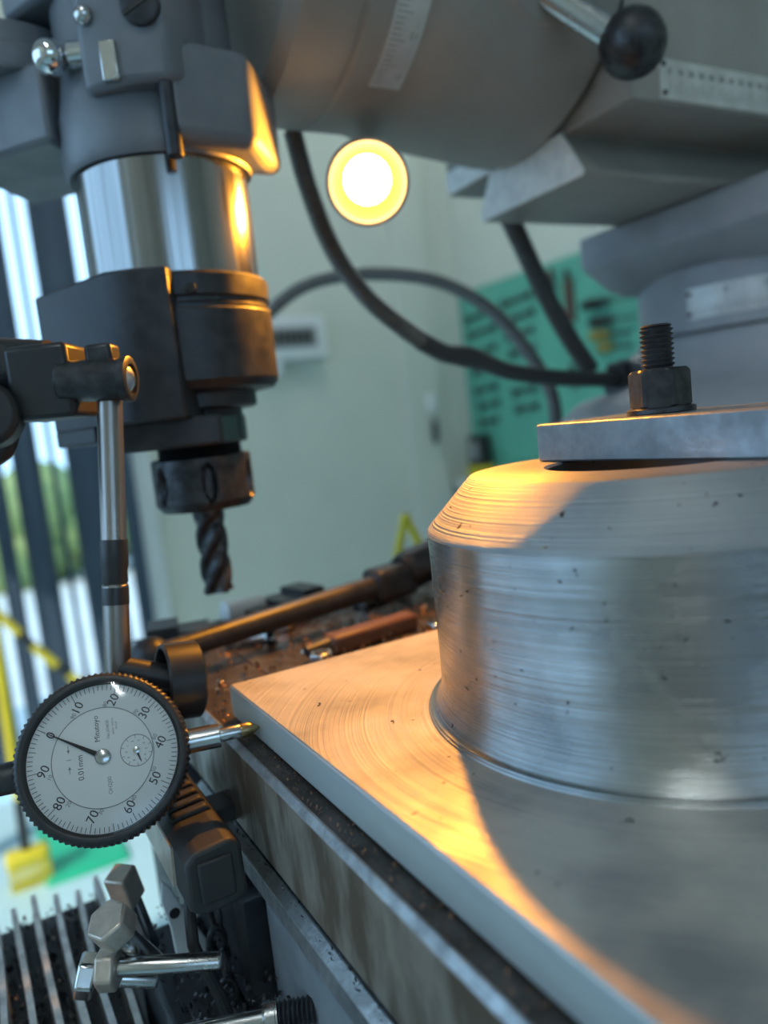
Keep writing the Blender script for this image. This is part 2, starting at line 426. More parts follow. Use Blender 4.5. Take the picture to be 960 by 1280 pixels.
# ================================================================== BACK WALL THINGS
bx = thing('breaker_box', (1180, YB, 270), 'white breaker box with dark window on the grey back wall', 'electrical box')
MB().box(1020, 1335, YB-85, YB, 272, 436).build('box_body', 'white', bx, bevel=10)
MB().box(1050, 1290, YB-92, YB-84, 315, 392).build('window_cover', 'ink_grey', bx, bevel=4)
for i in range(8): MB().box(1066+i*26, 1084+i*26, YB-97, YB-91, 330, 376).build('breaker_switch', 'black', bx, bevel=1)
g = MB(); g.lathe([(30, 0), (30, 22), (22, 26), (22, 50)], (1130, YB-45, 272), (0, 0, -1), 18); g.build('cable_gland', 'white', bx)
pl = thing('padlock', (1815, YB-30, -110), 'small white lock with a dark key fob on the wall pilaster', 'lock')
MB().box(1795, 1835, YB-62, YB-30, 20, 92).build('lock_body', 'white', pl, bevel=6)
MB().tube([(1815, YB-50, 22), (1813, YB-66, 0), (1810, YB-60, -30)], 3, 8).build('key_ring', 'steel', pl)
MB().prism([(1797, -20), (1823, -20), (1820, -100), (1806, -128), (1792, -100)], 'y', YB-66, YB-56).build('key_fob', 'black', pl, bevel=3)

# green tool board on the right wall
tb = thing('tool_board', (XR, 2300, -235), 'green painted tool board mounted on the right wall', 'board')
MB().box(XR-14, XR, 1500, 2835, -235, 515).build('board_panel', 'board', tb, bevel=3)
bt = MB().box(XR-26, XR-10, 1500, 2835, -255, -232).build('lower_rail', 'board', tb, bevel=2)
for y in (1560, 2080, 2600):
    for z in (-200, 480): MB().cyl((XR-18, y, z), (XR-12, y, z), 7, n=10).build('screw', 'steel', tb)
BX = XR-14
def spanner(y, z, ln, label, tilt=0.0):
    t = thing('spanner', (BX-8, y, z), label, 'spanner', 'spanners on the green board')
    y0 = y-ln/2; y1 = y+ln/2
    dz = tilt*ln/2
    MB().add([(BX-x, yy, zz) for x in (3, 11) for (yy, zz) in ((y0, z-8-dz), (y1, z-8+dz), (y1, z+8+dz), (y0, z+8-dz))],
             [(0, 1, 2, 3), (7, 6, 5, 4), (0, 4, 5, 1), (1, 5, 6, 2), (2, 6, 7, 3), (3, 7, 4, 0)]).build('shank', 'tool', t)
    for s, r in ((-1, 15), (1, 18)):
        c = (BX-7, y+s*ln/2, z+s*dz)
        poly = []
        for k in range(14):
            an = radians(35)+k*radians(290)/13
            poly.append((c[1]+s*r*cos(an), c[2]+r*sin(an)))
        poly.append((c[1]-s*r*.1, c[2]))
        MB().prism(poly, 'x', BX-12, BX-2).build('jaw', 'tool', t)
ords = ['topmost', 'second', 'third', 'fourth', 'fifth', 'sixth', 'seventh', 'eighth']
zs = [400, 330, 250, 170, 90, 20, -50, -110]
for i, z in enumerate(zs[:7]):
    spanner(2690-(i % 2)*10, z, 190-i*12, f'dark spanner, {ords[i]} from the top in the board column by the corner', -.06)
for i, z in enumerate([418, 352, 285, 215, 60, -10]):
    spanner(2440-(i % 2)*10, z, 170-i*10, f'dark spanner, {ords[i]} from the top in the board column behind the cables', -.05)
def vertical_tool(y, z0, z1, handle, label, w=22):
    t = thing('file', (BX-12, y, z0), label, 'file')
    zm = z0+(z1-z0)*.8
    MB().box(BX-14, BX-3, y-w*.55, y+w*.55, z0, zm).build('blade', handle, t, bevel=2)
    MB().lathe([(8, 0), (13, 12), (12, (z1-zm)*.6), (7, z1-zm)], (BX-15, y, zm), (0, 0, 1), 12).build('grip', 'brown' if handle != 'brown' else 'tool', t)
    return t
vertical_tool(2142, 280, 472, 'brown', 'brown flat file hanging upright on the green board', 40)
vertical_tool(2225, 300, 490, 'tool', 'dark narrow file hanging beside the brown file on the board', 24)
vertical_tool(2150, 40, 130, 'tool', 'short dark scriber hanging under the brown file on the board', 20)
def screwdriver(y, z, ln, gl, mat_h, label):
    t = thing('screwdriver', (BX-16, y, z), label, 'screwdriver', 'screwdrivers on the green board')
    MB().lathe([(8, 0), (17, 8), (19, gl*.4), (13, gl*.75), (15, gl*.9), (9, gl)], (BX-20, y+gl, z), (0, -1, -.03), 14).build('grip', mat_h, t)
    MB().cyl((BX-20, y, z-4), (BX-20, y-ln, z-10), 4.5, n=8).build('shaft', 'tool', t)
    MB().box(BX-16, BX, y-ln*.5-6, y-ln*.5+6, z-16, z-11).build('hook', 'steel', t)
screwdriver(1945, 325, 120, 125, 'black', 'black handled screwdriver, highest of the four on the green board')
screwdriver(1930, 260, 105, 110, 'black', 'black handled screwdriver, second of the four on the green board')
screwdriver(1950, 213, 100, 92, 'ochre', 'ochre and black screwdriver, third of the four on the green board')
screwdriver(1940, 168, 90, 66, 'ochre', 'small ochre screwdriver, lowest of the four on the green board')
bn = thing('workbench', (1840, 2250, FZ), 'grey workbench under the green tool board', 'bench')
MB().box(1900, XR-4, 1500, 2820, -330, -285).build('bench_top', 'wall', bn, bevel=4)
for y in (1550, 2770):
    for x in (1935, 2000): MB().box(x-30, x+30, y-30, y+30, FZ, -330).build('leg', 'paint', bn)
rd = thing('charger', (1975, 2700, -285), 'black battery charger with yellow base on the workbench', 'charger')
MB().box(1935, 2005, 2650, 2765, -285, -235).build('charger_base', 'yellow', rd, bevel=8)
MB().prism([(2655, -235), (2760, -235), (2750, -110), (2735, -100), (2680, -100), (2665, -112)], 'x', 1940, 2000).build('charger_body', 'black', rd, bevel=6)
MB().box(1934, 1941, 2675, 2740, -205, -130).build('display_panel', 'ink_grey', rd, bevel=2)

# ================================================================== MACHINE: column, turret, ram
tu = thing('turret', (600, 391, -700), 'blue grey machine turret casting behind the bolted clamp plate', 'turret')
AX = (600, 391, 0)
MB().lathe([(205, -700), (205, -70), (197, -40), (183, -16), (168, -4), (140, 4), (124, 13), (118, 24), (116, 36), (112, 39)], AX, (0, 0, 1), 96).build('column_top', 'paint', tu)
MB().lathe([(113, 41), (113, 86), (105, 90)], AX, (0, 0, 1), 96).build('turret_neck', 'paint', tu)
MB().lathe([(109, 37), (109, 44)], AX, (0, 0, 1), 96).build('turret_joint', 'black', tu)
MB().prism([(463, 127.5), (463, 103), (468, 99), (494, 84), (530, 78), (680, 78), (720, 84), (745, 100), (745, 127.5)], 'y', 306, 476).build('ram_saddle', 'paint', tu, bevel=2.5)
def arc_strip(r0, r1, z0, z1, a0, a1, n=24):
    b = MB(); R = []
    for i in range(n+1):
        a = a0+(a1-a0)*i/n
        R.append([(600+r*cos(a), 391+r*sin(a), z) for r, z in ((r0, z0), (r1, z0), (r1, z1), (r0, z1))])
    return b.rings(R)
A0, A1 = radians(178.5), radians(244)
ts = arc_strip(112.8, 113.9, 49, 71, A0, A1).build('degree_scale', 'scale', tu)
tk = MB()
for i in range(46):
    a = A0+.03+(A1-A0-.06)*i/45; h = 11 if i % 10 == 0 else (8 if i % 5 == 0 else 5.5)
    da = .0022
    tk.add([(600+114.1*cos(a+s), 391+114.1*sin(a+s), z) for s, z in ((-da, 51), (da, 51), (da, 51+h), (-da, 51+h))], [(0, 1, 2, 3)])
tk.build('scale_marks', 'ink_grey', ts, smooth=False)
def on_neck(v):
    a = v.x; return (600+114.15*cos(a), 391+114.15*sin(a), v.y)
text_mesh('scale_numerals', [], 'ink', ts) if False else None
def neck_text(items):
    out = MB()
    for (s, a, z, size) in items:
        o = text_mesh('tmp', [(s, 0, 0, size, 0)], 'ink', None, local=True, frame=lambda v, a=a, z=z: (600+114.2*cos(a+v.x/114), 391+114.2*sin(a+v.x/114), z+v.y))
        c = WL.pop(o); me = o.data
        out.add([v.co/S+c for v in me.vertices], [tuple(p.vertices) for p in me.polygons])
        bpy.data.objects.remove(o)
    return out
neck_text([(str(10*abs(k)), A0+.03+(A1-A0-.06)*(k+1)*10/45, 65.5, 6.0) for k in range(0, 4)]).build('scale_numerals', 'ink', ts, smooth=False)
for a in (A0+.018,):
    for z in (52.5, 67):
        p = Vector((600+113.6*cos(a), 391+113.6*sin(a), z)); q = Vector((600+115*cos(a), 391+115*sin(a), z))
        MB().cyl(p, q, 1.7, n=10).build('rivet', 'ink', ts)
ge = thing('hose_gland', (482, 462, -8), 'dark cable gland where the armoured hose enters the turret', 'gland')
MB().lathe([(24, -34), (24, -6), (17, 2), (17, 16)], (500, 462, 10), (-1, -.05, .12), 20).build('gland_body', 'paint_dk', ge)
MB().lathe([(16, 0), (16, 6), (13, 8)], (483, 461, 12), (-1, -.05, .12), 6).build('gland_nut', 'black', ge)

rm = thing('ram', (620, 391, 128), 'grey ram with dovetail underside and ruler strip above the turret', 'ram')
prof = [(305, 156), (357, 156), (341, 131), (342.5, 128), (440.5, 128), (442, 131), (426, 156), (478, 156), (478, 310), (305, 310)]
body = MB().prism(prof, 'x', 342, 1000).build('ram_body', 'paint_ram', rm, bevel=1.2)
MB().prism([(341.5, 131), (343, 128.2), (440, 128.2), (441.5, 131), (430, 150), (426, 157), (357, 157)], 'x', 339.6, 341.9).build('dovetail_face', 'scraped', rm, bevel=.6)
MB().prism([(476, 157), (476, 172), (440, 172), (426, 157)], 'x', 339.6, 341.9).build('end_land', 'scraped', rm, bevel=.5)
rs = MB().box(364, 640, 303.6, 305, 157.5, 178.5).build('ruler_strip', 'scale', rm)
tk = MB(); it = []
for i in range(60):
    x = 376+i*4.55/1; h = 7.5 if i % 2 == 0 else 5
    x = 372+i*4.3
    tk.add([(x-.28, 303.5, 160.5), (x+.28, 303.5, 160.5), (x+.28, 303.5, 160.5+h), (x-.28, 303.5, 160.5+h)], [(0, 1, 2, 3)])
tk.build('ruler_marks', 'ink_grey', rs, smooth=False)
text_mesh('ruler_numerals', [(str(10*i), 372+i*8.6, 172.2, 4.6, 0) for i in range(28)], 'ink', rs, local=False,
          frame=lambda v: (v.x, 303.45, v.y))
for z in (160.6, 175.6): MB().cyl((367, 304, z), (367, 302.6, z), 1.4, n=10).build('rivet', 'tool', rs)

ra = thing('ram_adapter', (250, 391, 150), 'rounded ram adapter casting with angle scale, above the lit lamp', 'casting')
KO = (0, 391, 255)
MB().lathe([(60, 158), (84, 160), (90, 166), (90, 196), (88.5, 197.5), (88.5, 199), (90, 200.5), (90, 236), (92, 240), (96, 262), (100, 300), (103, 326), (103, 336), (100, 339.4)], KO, (1, 0, 0), 96).build('adapter_body', 'paint_ram', ra)
asb = MB(); R = []
for i in range(31):
    a = radians(150)+radians(99)*i/30
    R.append([(x, 391+r*cos(a), 255+r*sin(a)) for x, r in ((213, 89.5), (231, 89.5), (231, 90.9), (213, 90.9))])
ask = asb.rings(R).build('angle_scale', 'scale', ra)
tk = MB()
for i in range(60):
    a = radians(152)+radians(95)*i/59; da = .0028; h = 9 if i % 5 == 0 else 5.5
    tk.add([(214+x, 391+91.1*cos(a+s), 255+91.1*sin(a+s)) for x, s in ((0, -da), (h, -da), (h, da), (0, da))], [(0, 1, 2, 3)])
tk.build('scale_marks', 'ink_grey', ask, smooth=False)
nums = MB()
for k in range(6):
    a = radians(244)-radians(13.5)*k
    o = text_mesh('tmp', [(str(10*k), 0, 0, 5.2, pi/2)], 'ink', None, local=True,
                  frame=lambda v, a=a: (227-v.y*1.0, 391+91.15*cos(a-v.x/91), 255+91.15*sin(a-v.x/91)))
    c = WL.pop(o); nums.add([v.co/S+c for v in o.data.vertices], [tuple(p.vertices) for p in o.data.polygons]); bpy.data.objects.remove(o)
nums.build('scale_numerals', 'ink_grey', ask, smooth=False)
MB().lathe([(46, 0), (46, 14), (42, 18), (30, 18), (30, 14), (0.1, 14)], (296, 308, 236), (0, -.86, -.5), 48).build('side_boss', 'paint_ram', ra)
MB().lathe([(16, 0), (16, 9), (13, 11)], (296, 298, 228), (0, -.86, -.5), 6).build('boss_bolt', 'oxide', ra, bevel=.8)
lv = thing('clamp_lever', (322, 284, 150), 'steel clamp lever with round ball knob beside the ram', 'lever')
MB().cyl((250, 340, 245), (315, 291, 178), 7.2, n=20).build('lever_rod', 'steel', lv)
bd = (Vector((322, 284, 171))-Vector((250, 340, 245))).normalized()
n_ = 18
MB().lathe([(16.4*sin(pi*i/n_), -16.4*cos(pi*i/n_)) for i in range(n_+1)], (322, 283.6, 171), bd, 36).build('ball_knob', 'oxide_b', lv)
MB().lathe([(16.3, -.5), (16.75, -.3), (16.75, .3), (16.3, .5)], (322, 283.6, 171), bd.cross(Vector((.2, .5, 1))).normalized(), 40).build('seam', 'oxide', lv)

# ================================================================== HEAD
hx, hy = 109.5, 391.0
hd_ = thing('milling_head', (hx, hy, 76), 'dark grey milling head with bright round quill at upper left', 'milling head')
MB().lathe([(41, 74), (41, 170)], (hx, hy, 0), (0, 0, 1), 72).build('quill', 'quill', hd_)
MB().lathe([(41.5, 128.5), (43, 127.5), (44.5, 130), (45, 136), (45, 152), (43, 160), (41, 172), (41, 400)], (hx, hy, 0), (0, 0, 1), 72).build('quill_housing', 'paint_dk', hd_)
# lugs and side boxes of the casting
RT = Vector((cos(YAW), -sin(YAW), 0)); FH = Vector((sin(YAW), cos(YAW), 0))
C0 = Vector((hx, hy, 0))
def vp(r, f): p = C0+RT*r+FH*f; return (p.x, p.y)
MB().prism([vp(-17, -48), vp(4, -54), vp(22, -53), vp(30, -40), vp(34, -20), vp(-17, -30)], 'z', 152, 400).build('front_lug', 'paint_dk', hd_, bevel=3)
MB().prism([vp(18, -52), vp(52, -28), vp(58, 20), vp(20, 0)], 'z', 129, 172).build('right_lug', 'paint_dk', hd_, bevel=6, seg=4)
MB().prism([vp(-98, -5), vp(-41, -28), vp(-30, 40), vp(-88, 60)], 'z', 142, 178).build('feed_box', 'paint_dk', hd_, bevel=3)
q = C0+RT*(-70)+FH*5
MB().lathe([(35, 176), (36, 178), (36, 186), (34, 188), (34, 197), (24, 200)], (q.x, q.y, 0), (0, 0, 1), 48).build('feed_drum', 'paint_dk', hd_)
MB().prism([vp(-60, -14), vp(-26, -36), vp(-20, 10), vp(-56, 20)], 'z', 202, 400).build('upper_casting', 'paint_dk', hd_, bevel=3)
q = C0+RT*18+FH*(-48)
MB().cyl((q.x, q.y, 122), (q.x, q.y, 175), 3.6, n=18).build('stop_rod', 'oxide', hd_, bevel=.8)
q = C0+RT*13+FH*(-53.5)
sr = MB().lathe([(8.2, -2), (8.2, 2.2), (7, 3)], (q.x, q.y, 181), -FH, 32).build('slotted_screw', 'oxide', hd_)
MB().box(-8, 8, -1.0, 1.0, -3.4, 3.4, mtx=Matrix.Translation((q.x, q.y, 181)) @ Matrix(((RT.x, 0, -FH.x), (RT.y, 0, -FH.y), (0, 1, 0))).to_4x4() @ Matrix.Rotation(radians(28), 4, 'Z')).build('slot', 'black', sr)
q = C0+RT*(-12)+FH*(-50)
MB().sphere((q.x, q.y, 181.5), 4.2, 16, 10).build('ball_oiler', 'steel', hd_)
q = C0+RT*(-3)+FH*(-53)
MB().box(-3.5, 3.5, -2, 2, -8, 8, mtx=Matrix.Translation((q.x, q.y, 161)) @ Matrix.Rotation(-YAW, 4, 'Z')).build('pointer_tab', 'steel', hd_, bevel=.6)
lvr = thing('feed_lever', (70, 369, 164), 'short bright lever with clear glossy ball at the top left corner', 'lever')
q0 = Vector((82, 363.2, 0)); q1 = Vector((68, 370, 0))
MB().lathe([(5.6, 0), (5.6, 13), (4.5, 14)], (q0.x, q0.y, 172.2), (q1-q0), 24).build('lever_sleeve', 'chrome', lvr)
q2 = Vector((62.5, 372.7, 0))
MB().cyl((q1.x, q1.y, 172.2), (q2.x, q2.y, 172.2), 3.5, n=16).build('lever_rod', 'steel', lvr)
MB().sphere((q2.x, q2.y, 172.2), 7.6, 32, 18).build('ball_knob', 'chrome', lvr)
MB().lathe([(9, -6), (9, 1), (7, 3)], (q0.x, q0.y, 172.2), (q1-q0), 32).build('collar', 'paint_dk', lvr)

# clamp block round the quill
cb = thing('quill_clamp_block', (hx, hy, -2), 'black clamp block gripping the lower end of the quill', 'clamp')
MB().lathe([(30, 22), (42, 24), (44.5, 27), (44.5, 62), (43.2, 63), (43.2, 65), (44.5, 66), (44.5, 75), (43, 76.5)], (hx, hy, 0), (0, 0, 1), 72).build('sleeve', 'oxide', cb)
MB().prism([vp(-20, -52), vp(-6, -54), vp(8, -52), vp(10, -20), vp(-40, 0), vp(-64, -6), vp(-66, -14)], 'z', 11, 77).build('clamp_body', 'oxide', cb, bevel=1.2)
MB().prism([vp(-66, -14), vp(-38, -38), vp(-34, 10), vp(-60, 20)], 'z', 4, 12).build('clamp_lip', 'oxide', cb, bevel=1)
MB().prism([vp(-34, -42), vp(-4, -45), vp(20, -38), vp(24, 10), vp(-34, 10)], 'z', -2, 12).build('lower_step', 'oxide', cb, bevel=1.5)
R = []
for i in range(13):
    a = -pi/2-.1+(1.5)*i/12
    R.append([tuple((C0+RT*(r*cos(a))+FH*(r*sin(a))+Vector((0, 0, z)))) for r, z in ((43, 27), (46.5, 27), (46.5, 60), (43, 60))])
MB().rings(R).build('sleeve_pad', 'oxide', cb, bevel=.8)
MB().lathe([(30, 15), (32, 16), (32, 24), (30, 25)], (hx, hy, 0), (0, 0, 1), 48).build('retaining_ring', 'oxide', cb)
q = C0+RT*16+FH*(-42)
MB().cyl((q.x, q.y, 68), (q.x-FH.x*3, q.y-FH.y*3, 68), 2.2, n=14).build('set_screw', 'black', cb)

# collet chuck and cutter
cc = thing('collet_chuck', (hx, hy, -35), 'dark steel collet nut with oval slots holding the cutter', 'collet chuck')
pr = [(24, 22), (24, -1)]
z = -1
while z > -8:
    pr += [(21.5, z), (20.4, z-.55)]; z -= 1.1
MB().lathe([(r, -t) for r, t in pr], (hx, hy, 0), (0, 0, -1), 56).build('spindle_nose', 'oxide', cc)
def slot(r, t, th):
    zz = (t-13.5)/9.5
    for k in range(6):
        d = (th-(k*pi/3+.16)+pi) % (2*pi)-pi
        e = (d/.135)**2+zz**2
        if e < 1: return r-4.2*min(1, (1-e)*4)
    return r
ns = 156
prof = [(21, 0), (24, .4), (25, 1.2)]+[(25, 1.2+i*1.05) for i in range(1, 22)]+[(24.4, 24.2), (22, 27.2), (18, 27.6), (17.5, 26)]
MB().lathe([(r, t) for r, t in prof], (hx, hy, -7), (0, 0, -1), ns, rf=slot).build('collet_nut', 'oxide_b', cc)
MB().lathe([(17.6, 26), (9, 25.5), (8.3, 28.5)], (hx, hy, -7), (0, 0, -1), 40).build('collet', 'steel', cc)
em = thing('end_mill', (hx, hy, -77), 'dark fluted end mill held in the collet nut', 'cutter')
R = []; nz = 80
for i in range(nz+1):
    zz = -35-43*i/nz; tw = -i/nz*radians(250); k = min(1, max(0, (i-5)/8))
    ring = []
    for j in range(96):
        th = 2*pi*j/96; ph = ((th-tw)*4/(2*pi)) % 1.0
        cut = 1-.30*k*max(0, sin(pi*min(1, ph/.72)))**.8*(1 if ph < .72 else 0)
        ring.append((hx+8*cut*cos(th), hy+8*cut*sin(th), zz-(0.9*(1-ph) if i == nz else 0)))
    R.append(ring)
MB().rings(R).build('fluted_body', 'oxide_b', em, ang=28)
MB().lathe([(7.8, 0), (7.8, 6)], (hx, hy, -32), (0, 0, -1), 32).build('shank', 'steel', em)

# ================================================================== LAMP
LP = Vector((217, 377, 129)); LD = Vector((-.45, -.80, -.40)).normalized()
lm = thing('work_lamp', tuple(LP), 'round halogen work lamp glowing orange beneath the ram adapter', 'lamp')
MB().lathe([(11, -31), (13, -27), (15, -14), (20, -3), (22.5, 0), (22.5, 3.5), (20.6, 4), (20, 2), (19, -2), (14.5, -12), (9, -15.5), (6, -16.5)], LP, LD, 48, c0=True, c1=True).build('lamp_housing', 'lampbody', lm)
MB().lathe([(19.9, 1.5), (18.6, -2.5), (14, -11.5), (8.6, -15), (5.5, -15.5)], LP, LD, 48, c0=False, c1=False).build('reflector', 'lamp_refl', lm)
MB().lathe([(5.5, -15.3), (11, -12.5), (13.0, -8), (12, -4), (7, -1), (3, 0)], LP, LD, 20).build('bulb', 'lamp_glow', lm)
MB().tube([LP-LD*29, LP-LD*34+Vector((1, 2, 8)), LP-LD*34+Vector((3, 4, 18))], 6, 12).build('lamp_stem', 'lampbody', lm)
ld = bpy.data.lights.new('halogen_light', 'SPOT'); ld.energy = 5.0; ld.color = (1.0, .37, .025)
ld.spot_size = radians(140); ld.spot_blend = .25
ld.shadow_soft_size = .006
lo_ = bpy.data.objects.new('halogen_light', ld); COL.objects.link(lo_)
lo_.parent = lm; lo_.location = LD*.009
lo_.rotation_euler = LD.to_track_quat('-Z', 'Y').to_euler()

# ================================================================== HOSES
h1 = thing('armoured_hose', (300, 440, 20), 'ribbed armoured hose curving down past the lamp to the turret', 'hose')
MB().tube([(203.5, 436, 176), (209, 435, 143), (219.7, 433.7, 108), (237.3, 431.7, 79.5), (262, 434, 60), (284, 438, 47)], 5.6, 16, step=1.5, ripple=.55).build('ribbed_hose', 'conduit', h1)
MB().tube([(279, 437, 49.5), (300, 442, 41), (323.5, 448, 38), (345, 452, 32), (368, 456.6, 25.6), (420, 461, 18), (478, 461, 13)], 6.6, 16, rfun=lambda t: 6.3+1.5*math.exp(-((t-.22)/.06)**2)).build('hose_sleeve', 'conduit_dk', h1)
h2 = thing('grey_hose', (420, 620, 0), 'grey flexible hose arching behind the quill to the turret foot', 'hose')
MB().tube([(225, 775, 35), (260.7, 740.3, 83), (282.5, 720.8, 111.7), (316.9, 694, 136.4), (360.4, 659.4, 140), (413.2, 617.4, 125.6), (451.5, 586.5, 93.3), (474, 562.5, 48.5), (490, 552, 5), (494, 557, -38)], 6.3, 12, step=2.2, ripple=.4).build('ribbed_hose', 'conduit', h2)
h3 = thing('dark_hose', (420, 465, 10), 'straight dark hose running from the ram down to the cable gland', 'hose')
MB().tube([(370, 457.5, 155), (375, 457, 143.7), (388, 458.5, 121.6), (411.7, 463.7, 84.5), (437, 468.5, 50.8), (462, 473, 24)], 7.2, 14, step=1.8, ripple=.35).build('ribbed_hose', 'conduit_dk', h3)

# ================================================================== TABLE
TZ = -108.0
tbn = thing('work_table', (185, 100, -330), 'long cast iron mill table with brown stained front face', 'table')
MB().box(73.4, 300, -260, 452, -141, TZ-.6).build('table_body', 'iron', tbn)
MB().box(71, 73.5, -260, 452, -142, TZ-2.2).build('front_face', 'face', tbn, bevel=.5)
MB().prism([(71.1, TZ-2.4), (72.9, TZ-.4), (73.6, TZ-.4), (73.6, TZ-3)], 'y', -260, 452).build('front_edge', 'edge', tbn)
for x in (112, 176, 240): MB().box(x-3, x+13, 290, 452, TZ-.5, TZ+.0).build('slot_edge', 'iron', tbn)
MB().box(82, 290, -260, 445, -165, -140).build('table_waist', 'iron', tbn)
MB().prism([(69.5, -150.5), (73, -147.5), (90, -147.5), (90, -160), (71, -160), (69.5, -158)], 'y', -260, 330).build('lower_lip', 'edge', tbn, bevel=.4)
MB().box(74, 110, -260, 262, -330, -158).build('apron', 'casting', tbn, bevel=3)

# chips: short curled splinters and curls
def chips(name, n, region, z, size, mt, parent=None, label=None, grow=1.0):
    b = MB()
    for i in range(n):
        x = rng.uniform(region[0], region[1]); y = rng.uniform(region[2], region[3])
        L_ = rng.uniform(*size); w_ = L_*rng.uniform(.25, .5); a = rng.uniform(0, 2*pi); el = rng.uniform(-.5, .5)
        curl = rng.uniform(.5, 2.6); zz = z+rng.uniform(0, grow)
        d = Vector((cos(a)*cos(el), sin(a)*cos(el), abs(sin(el)))); sd = Vector((-sin(a), cos(a), rng.uniform(-.4, .4))).normalized(); nn = d.cross(sd)
        if nn.z < 0: nn = -nn
        vs = []
        for k in range(4):
            th = curl*k/3; r = L_/curl
            c = Vector((x, y, zz+.2))+d*(r*sin(th))+nn*(r*(1-cos(th)))
            vs += [c-sd*w_/2, c+sd*w_/2]
        b.add(vs, [(0, 1, 3, 2), (2, 3, 5, 4), (4, 5, 7, 6)])
    o = b.build(name, mt, parent, ang=60)
    stuff(o)
    if label: tag(o, label, 'chips')
    return o
chips('metal_chips', 900, (80, 290, 291, 448), TZ, (1.2, 4.0), 'chip_b', None, 'brown metal chips scattered over the table behind the plate', 2.5)
chips('bright_chips', 260, (80, 290, 291, 448), TZ, (1.5, 4.5), 'chip', None, 'bright curled metal chips among the brown ones on the table', 5.0)
chips('fine_chips', 330, (73.5, 79.3, 100, 300), TZ, (.4, 1.4), 'chip_b', None, 'fine brown chips along the table edge in front of the plate', .3)
chips('groove_chips', 380, (70.5, 78, 60, 300), -147.6, (.5, 1.8), 'oxide_b', None, 'black chips lying in the groove under the table face', .8)

# base plate with turned boss: the workpiece
wp = thing('workpiece', (CYL[0], CYL[1], -107.6), 'large machined aluminium part, square base plate with round boss', 'workpiece')
bp_ = MB().box(79.5, 299.5, 52, 288, -107.6, -95.4).build('base_plate', 'alu_sawn', wp, bevel=.5)
MB().box(79.9, 299.1, 52.4, 287.6, -95.6, -95.0).build('turned_face', 'part_base', wp, bevel=.3)
cx, cy, cz = CYL
rb = 72.5
fil = [(78.0, -94.98), (77.7, -94.5), (77.2, -94.4), (77.0, -94.0)]
for i in range(15):
    a = i/14*pi/2; fil.append((rb+.15+4.4*(1-sin(a)), -93.8+10.5*(1-cos(a))))
MB().lathe(fil+[(rb+.12, -81), (rb, -79), (rb, -37)], (cx, cy, 0), (0, 0, 1), 160, c0=False, c1=False).build('boss_wall', 'part_wall', wp)
MB().lathe([(rb, -37), (rb-.2, -36.2), (rb-.8, -35.4), (58.0, -21.2), (57.2, -20.6)], (cx, cy, 0), (0, 0, 1), 160, c0=False, c1=False).build('boss_chamfer', 'part_chamfer', wp, ang=25)
MB().lathe([(57.2, -20.6), (56.8, -20.5), (33.5, -20.5), (32.5, -21.3), (32.5, -94.9)], (cx, cy, 0), (0, 0, 1), 120, c0=False, c1=True).build('boss_top', 'part_top', wp)
# few dark chips stuck to the oily wall
b = MB()
for i in range(46):
    a = radians(rng.uniform(150, 290)); z = rng.uniform(-92, -25)
    r = rb+.15 if z < -37 else rb-.9-(z+35.4)*.93
    L_ = rng.uniform(.3, 1.1); t_ = Vector((-sin(a), cos(a), 0))*cos(rng.uniform(-.6, .6))+Vector((0, 0, rng.uniform(-.6, .6)))
    p = Vector((cx+r*cos(a), cy+r*sin(a), z)); n_v = Vector((cos(a), sin(a), 0)); s_ = t_.cross(n_v).normalized()
    b.add([p-t_*L_, p+s_*.25, p+t_*L_, p-s_*.25, p+n_v*.4], [(0, 1, 4), (1, 2, 4), (2, 3, 4), (3, 0, 4)])
o = b.build('stuck_chips', 'ink', None); stuff(o); tag(o, 'tiny dark chips stuck to the oily wall of the round boss', 'chips')
b = MB()
for (x, y, L_, a0) in ((96, 240, 2.5, .4), (150, 95, 4, 1.0), (120, 120, 2.0, 2), (170, 80, 3.5, .2), (108, 208, 1.6, 1)):
    b.tube([(x, y, -94.8), (x+L_*cos(a0)*.6, y+L_*sin(a0)*.6, -94.5), (x+L_*cos(a0+.6), y+L_*sin(a0+.6), -94.7)], .18, 5, step=.5)
o = b.build('hair_chips', 'ink', None); stuff(o); tag(o, 'few hair thin curls lying on the base plate', 'chips')

# clamp plate, stud, nut
cp = thing('clamp_plate', (203, 155, -20.4), 'thick scratched steel clamp bar bridging the top of the boss', 'clamp')
MB().box(181, 225, 90, 214, -20.4, -7.2).build('clamp_bar', 'clamp', cp, bevel=.7)
nx, ny = 201.0, 175.5
st = thing('stud_bolt', (nx, ny, -7.2), 'black threaded stud standing up through the flange nut', 'bolt')
pr = [(5.2, -6.0)]
z = -6.0
while z < 19.8:
    pr += [(5.25, z+.25), (5.25, z+.45), (4.35, z+.95), (4.35, z+1.15)]; z += 1.55
pr += [(4.9, z), (4.2, z+.6)]
MB().lathe(pr, (nx, ny, 0), (0, 0, 1), 40, ).build('threaded_rod', 'oxide', st, ang=60)
fn = thing('flange_nut', (nx, ny, -7.2), 'black hexagonal flange nut tightened on the clamp bar', 'nut')
MB().lathe([(10.4, -7.2), (10.7, -6.9), (10.7, -5.6), (10.0, -5.2), (5.3, -5.2)], (nx, ny, 0), (0, 0, 1), 48, c0=False, c1=False).build('flange', 'oxide_b', fn)
ro = radians(22)
def hexr(r, t, th):
    th = (th+ro) % (pi/3)-pi/6
    flat = 8.3/cos(th)
    return min(r, flat) if r > 5.5 else r
MB().lathe([(8.6, -5.6), (9.6, -4.6), (9.6, 5.6), (9.2, 6.2), (8.4, 6.9), (5.4, 7.1), (5.0, 6.4)], (nx, ny, 0), (0, 0, 1), 96, c0=False, c1=False, rf=hexr).build('hex_body', 'oxide_b', fn, ang=20)

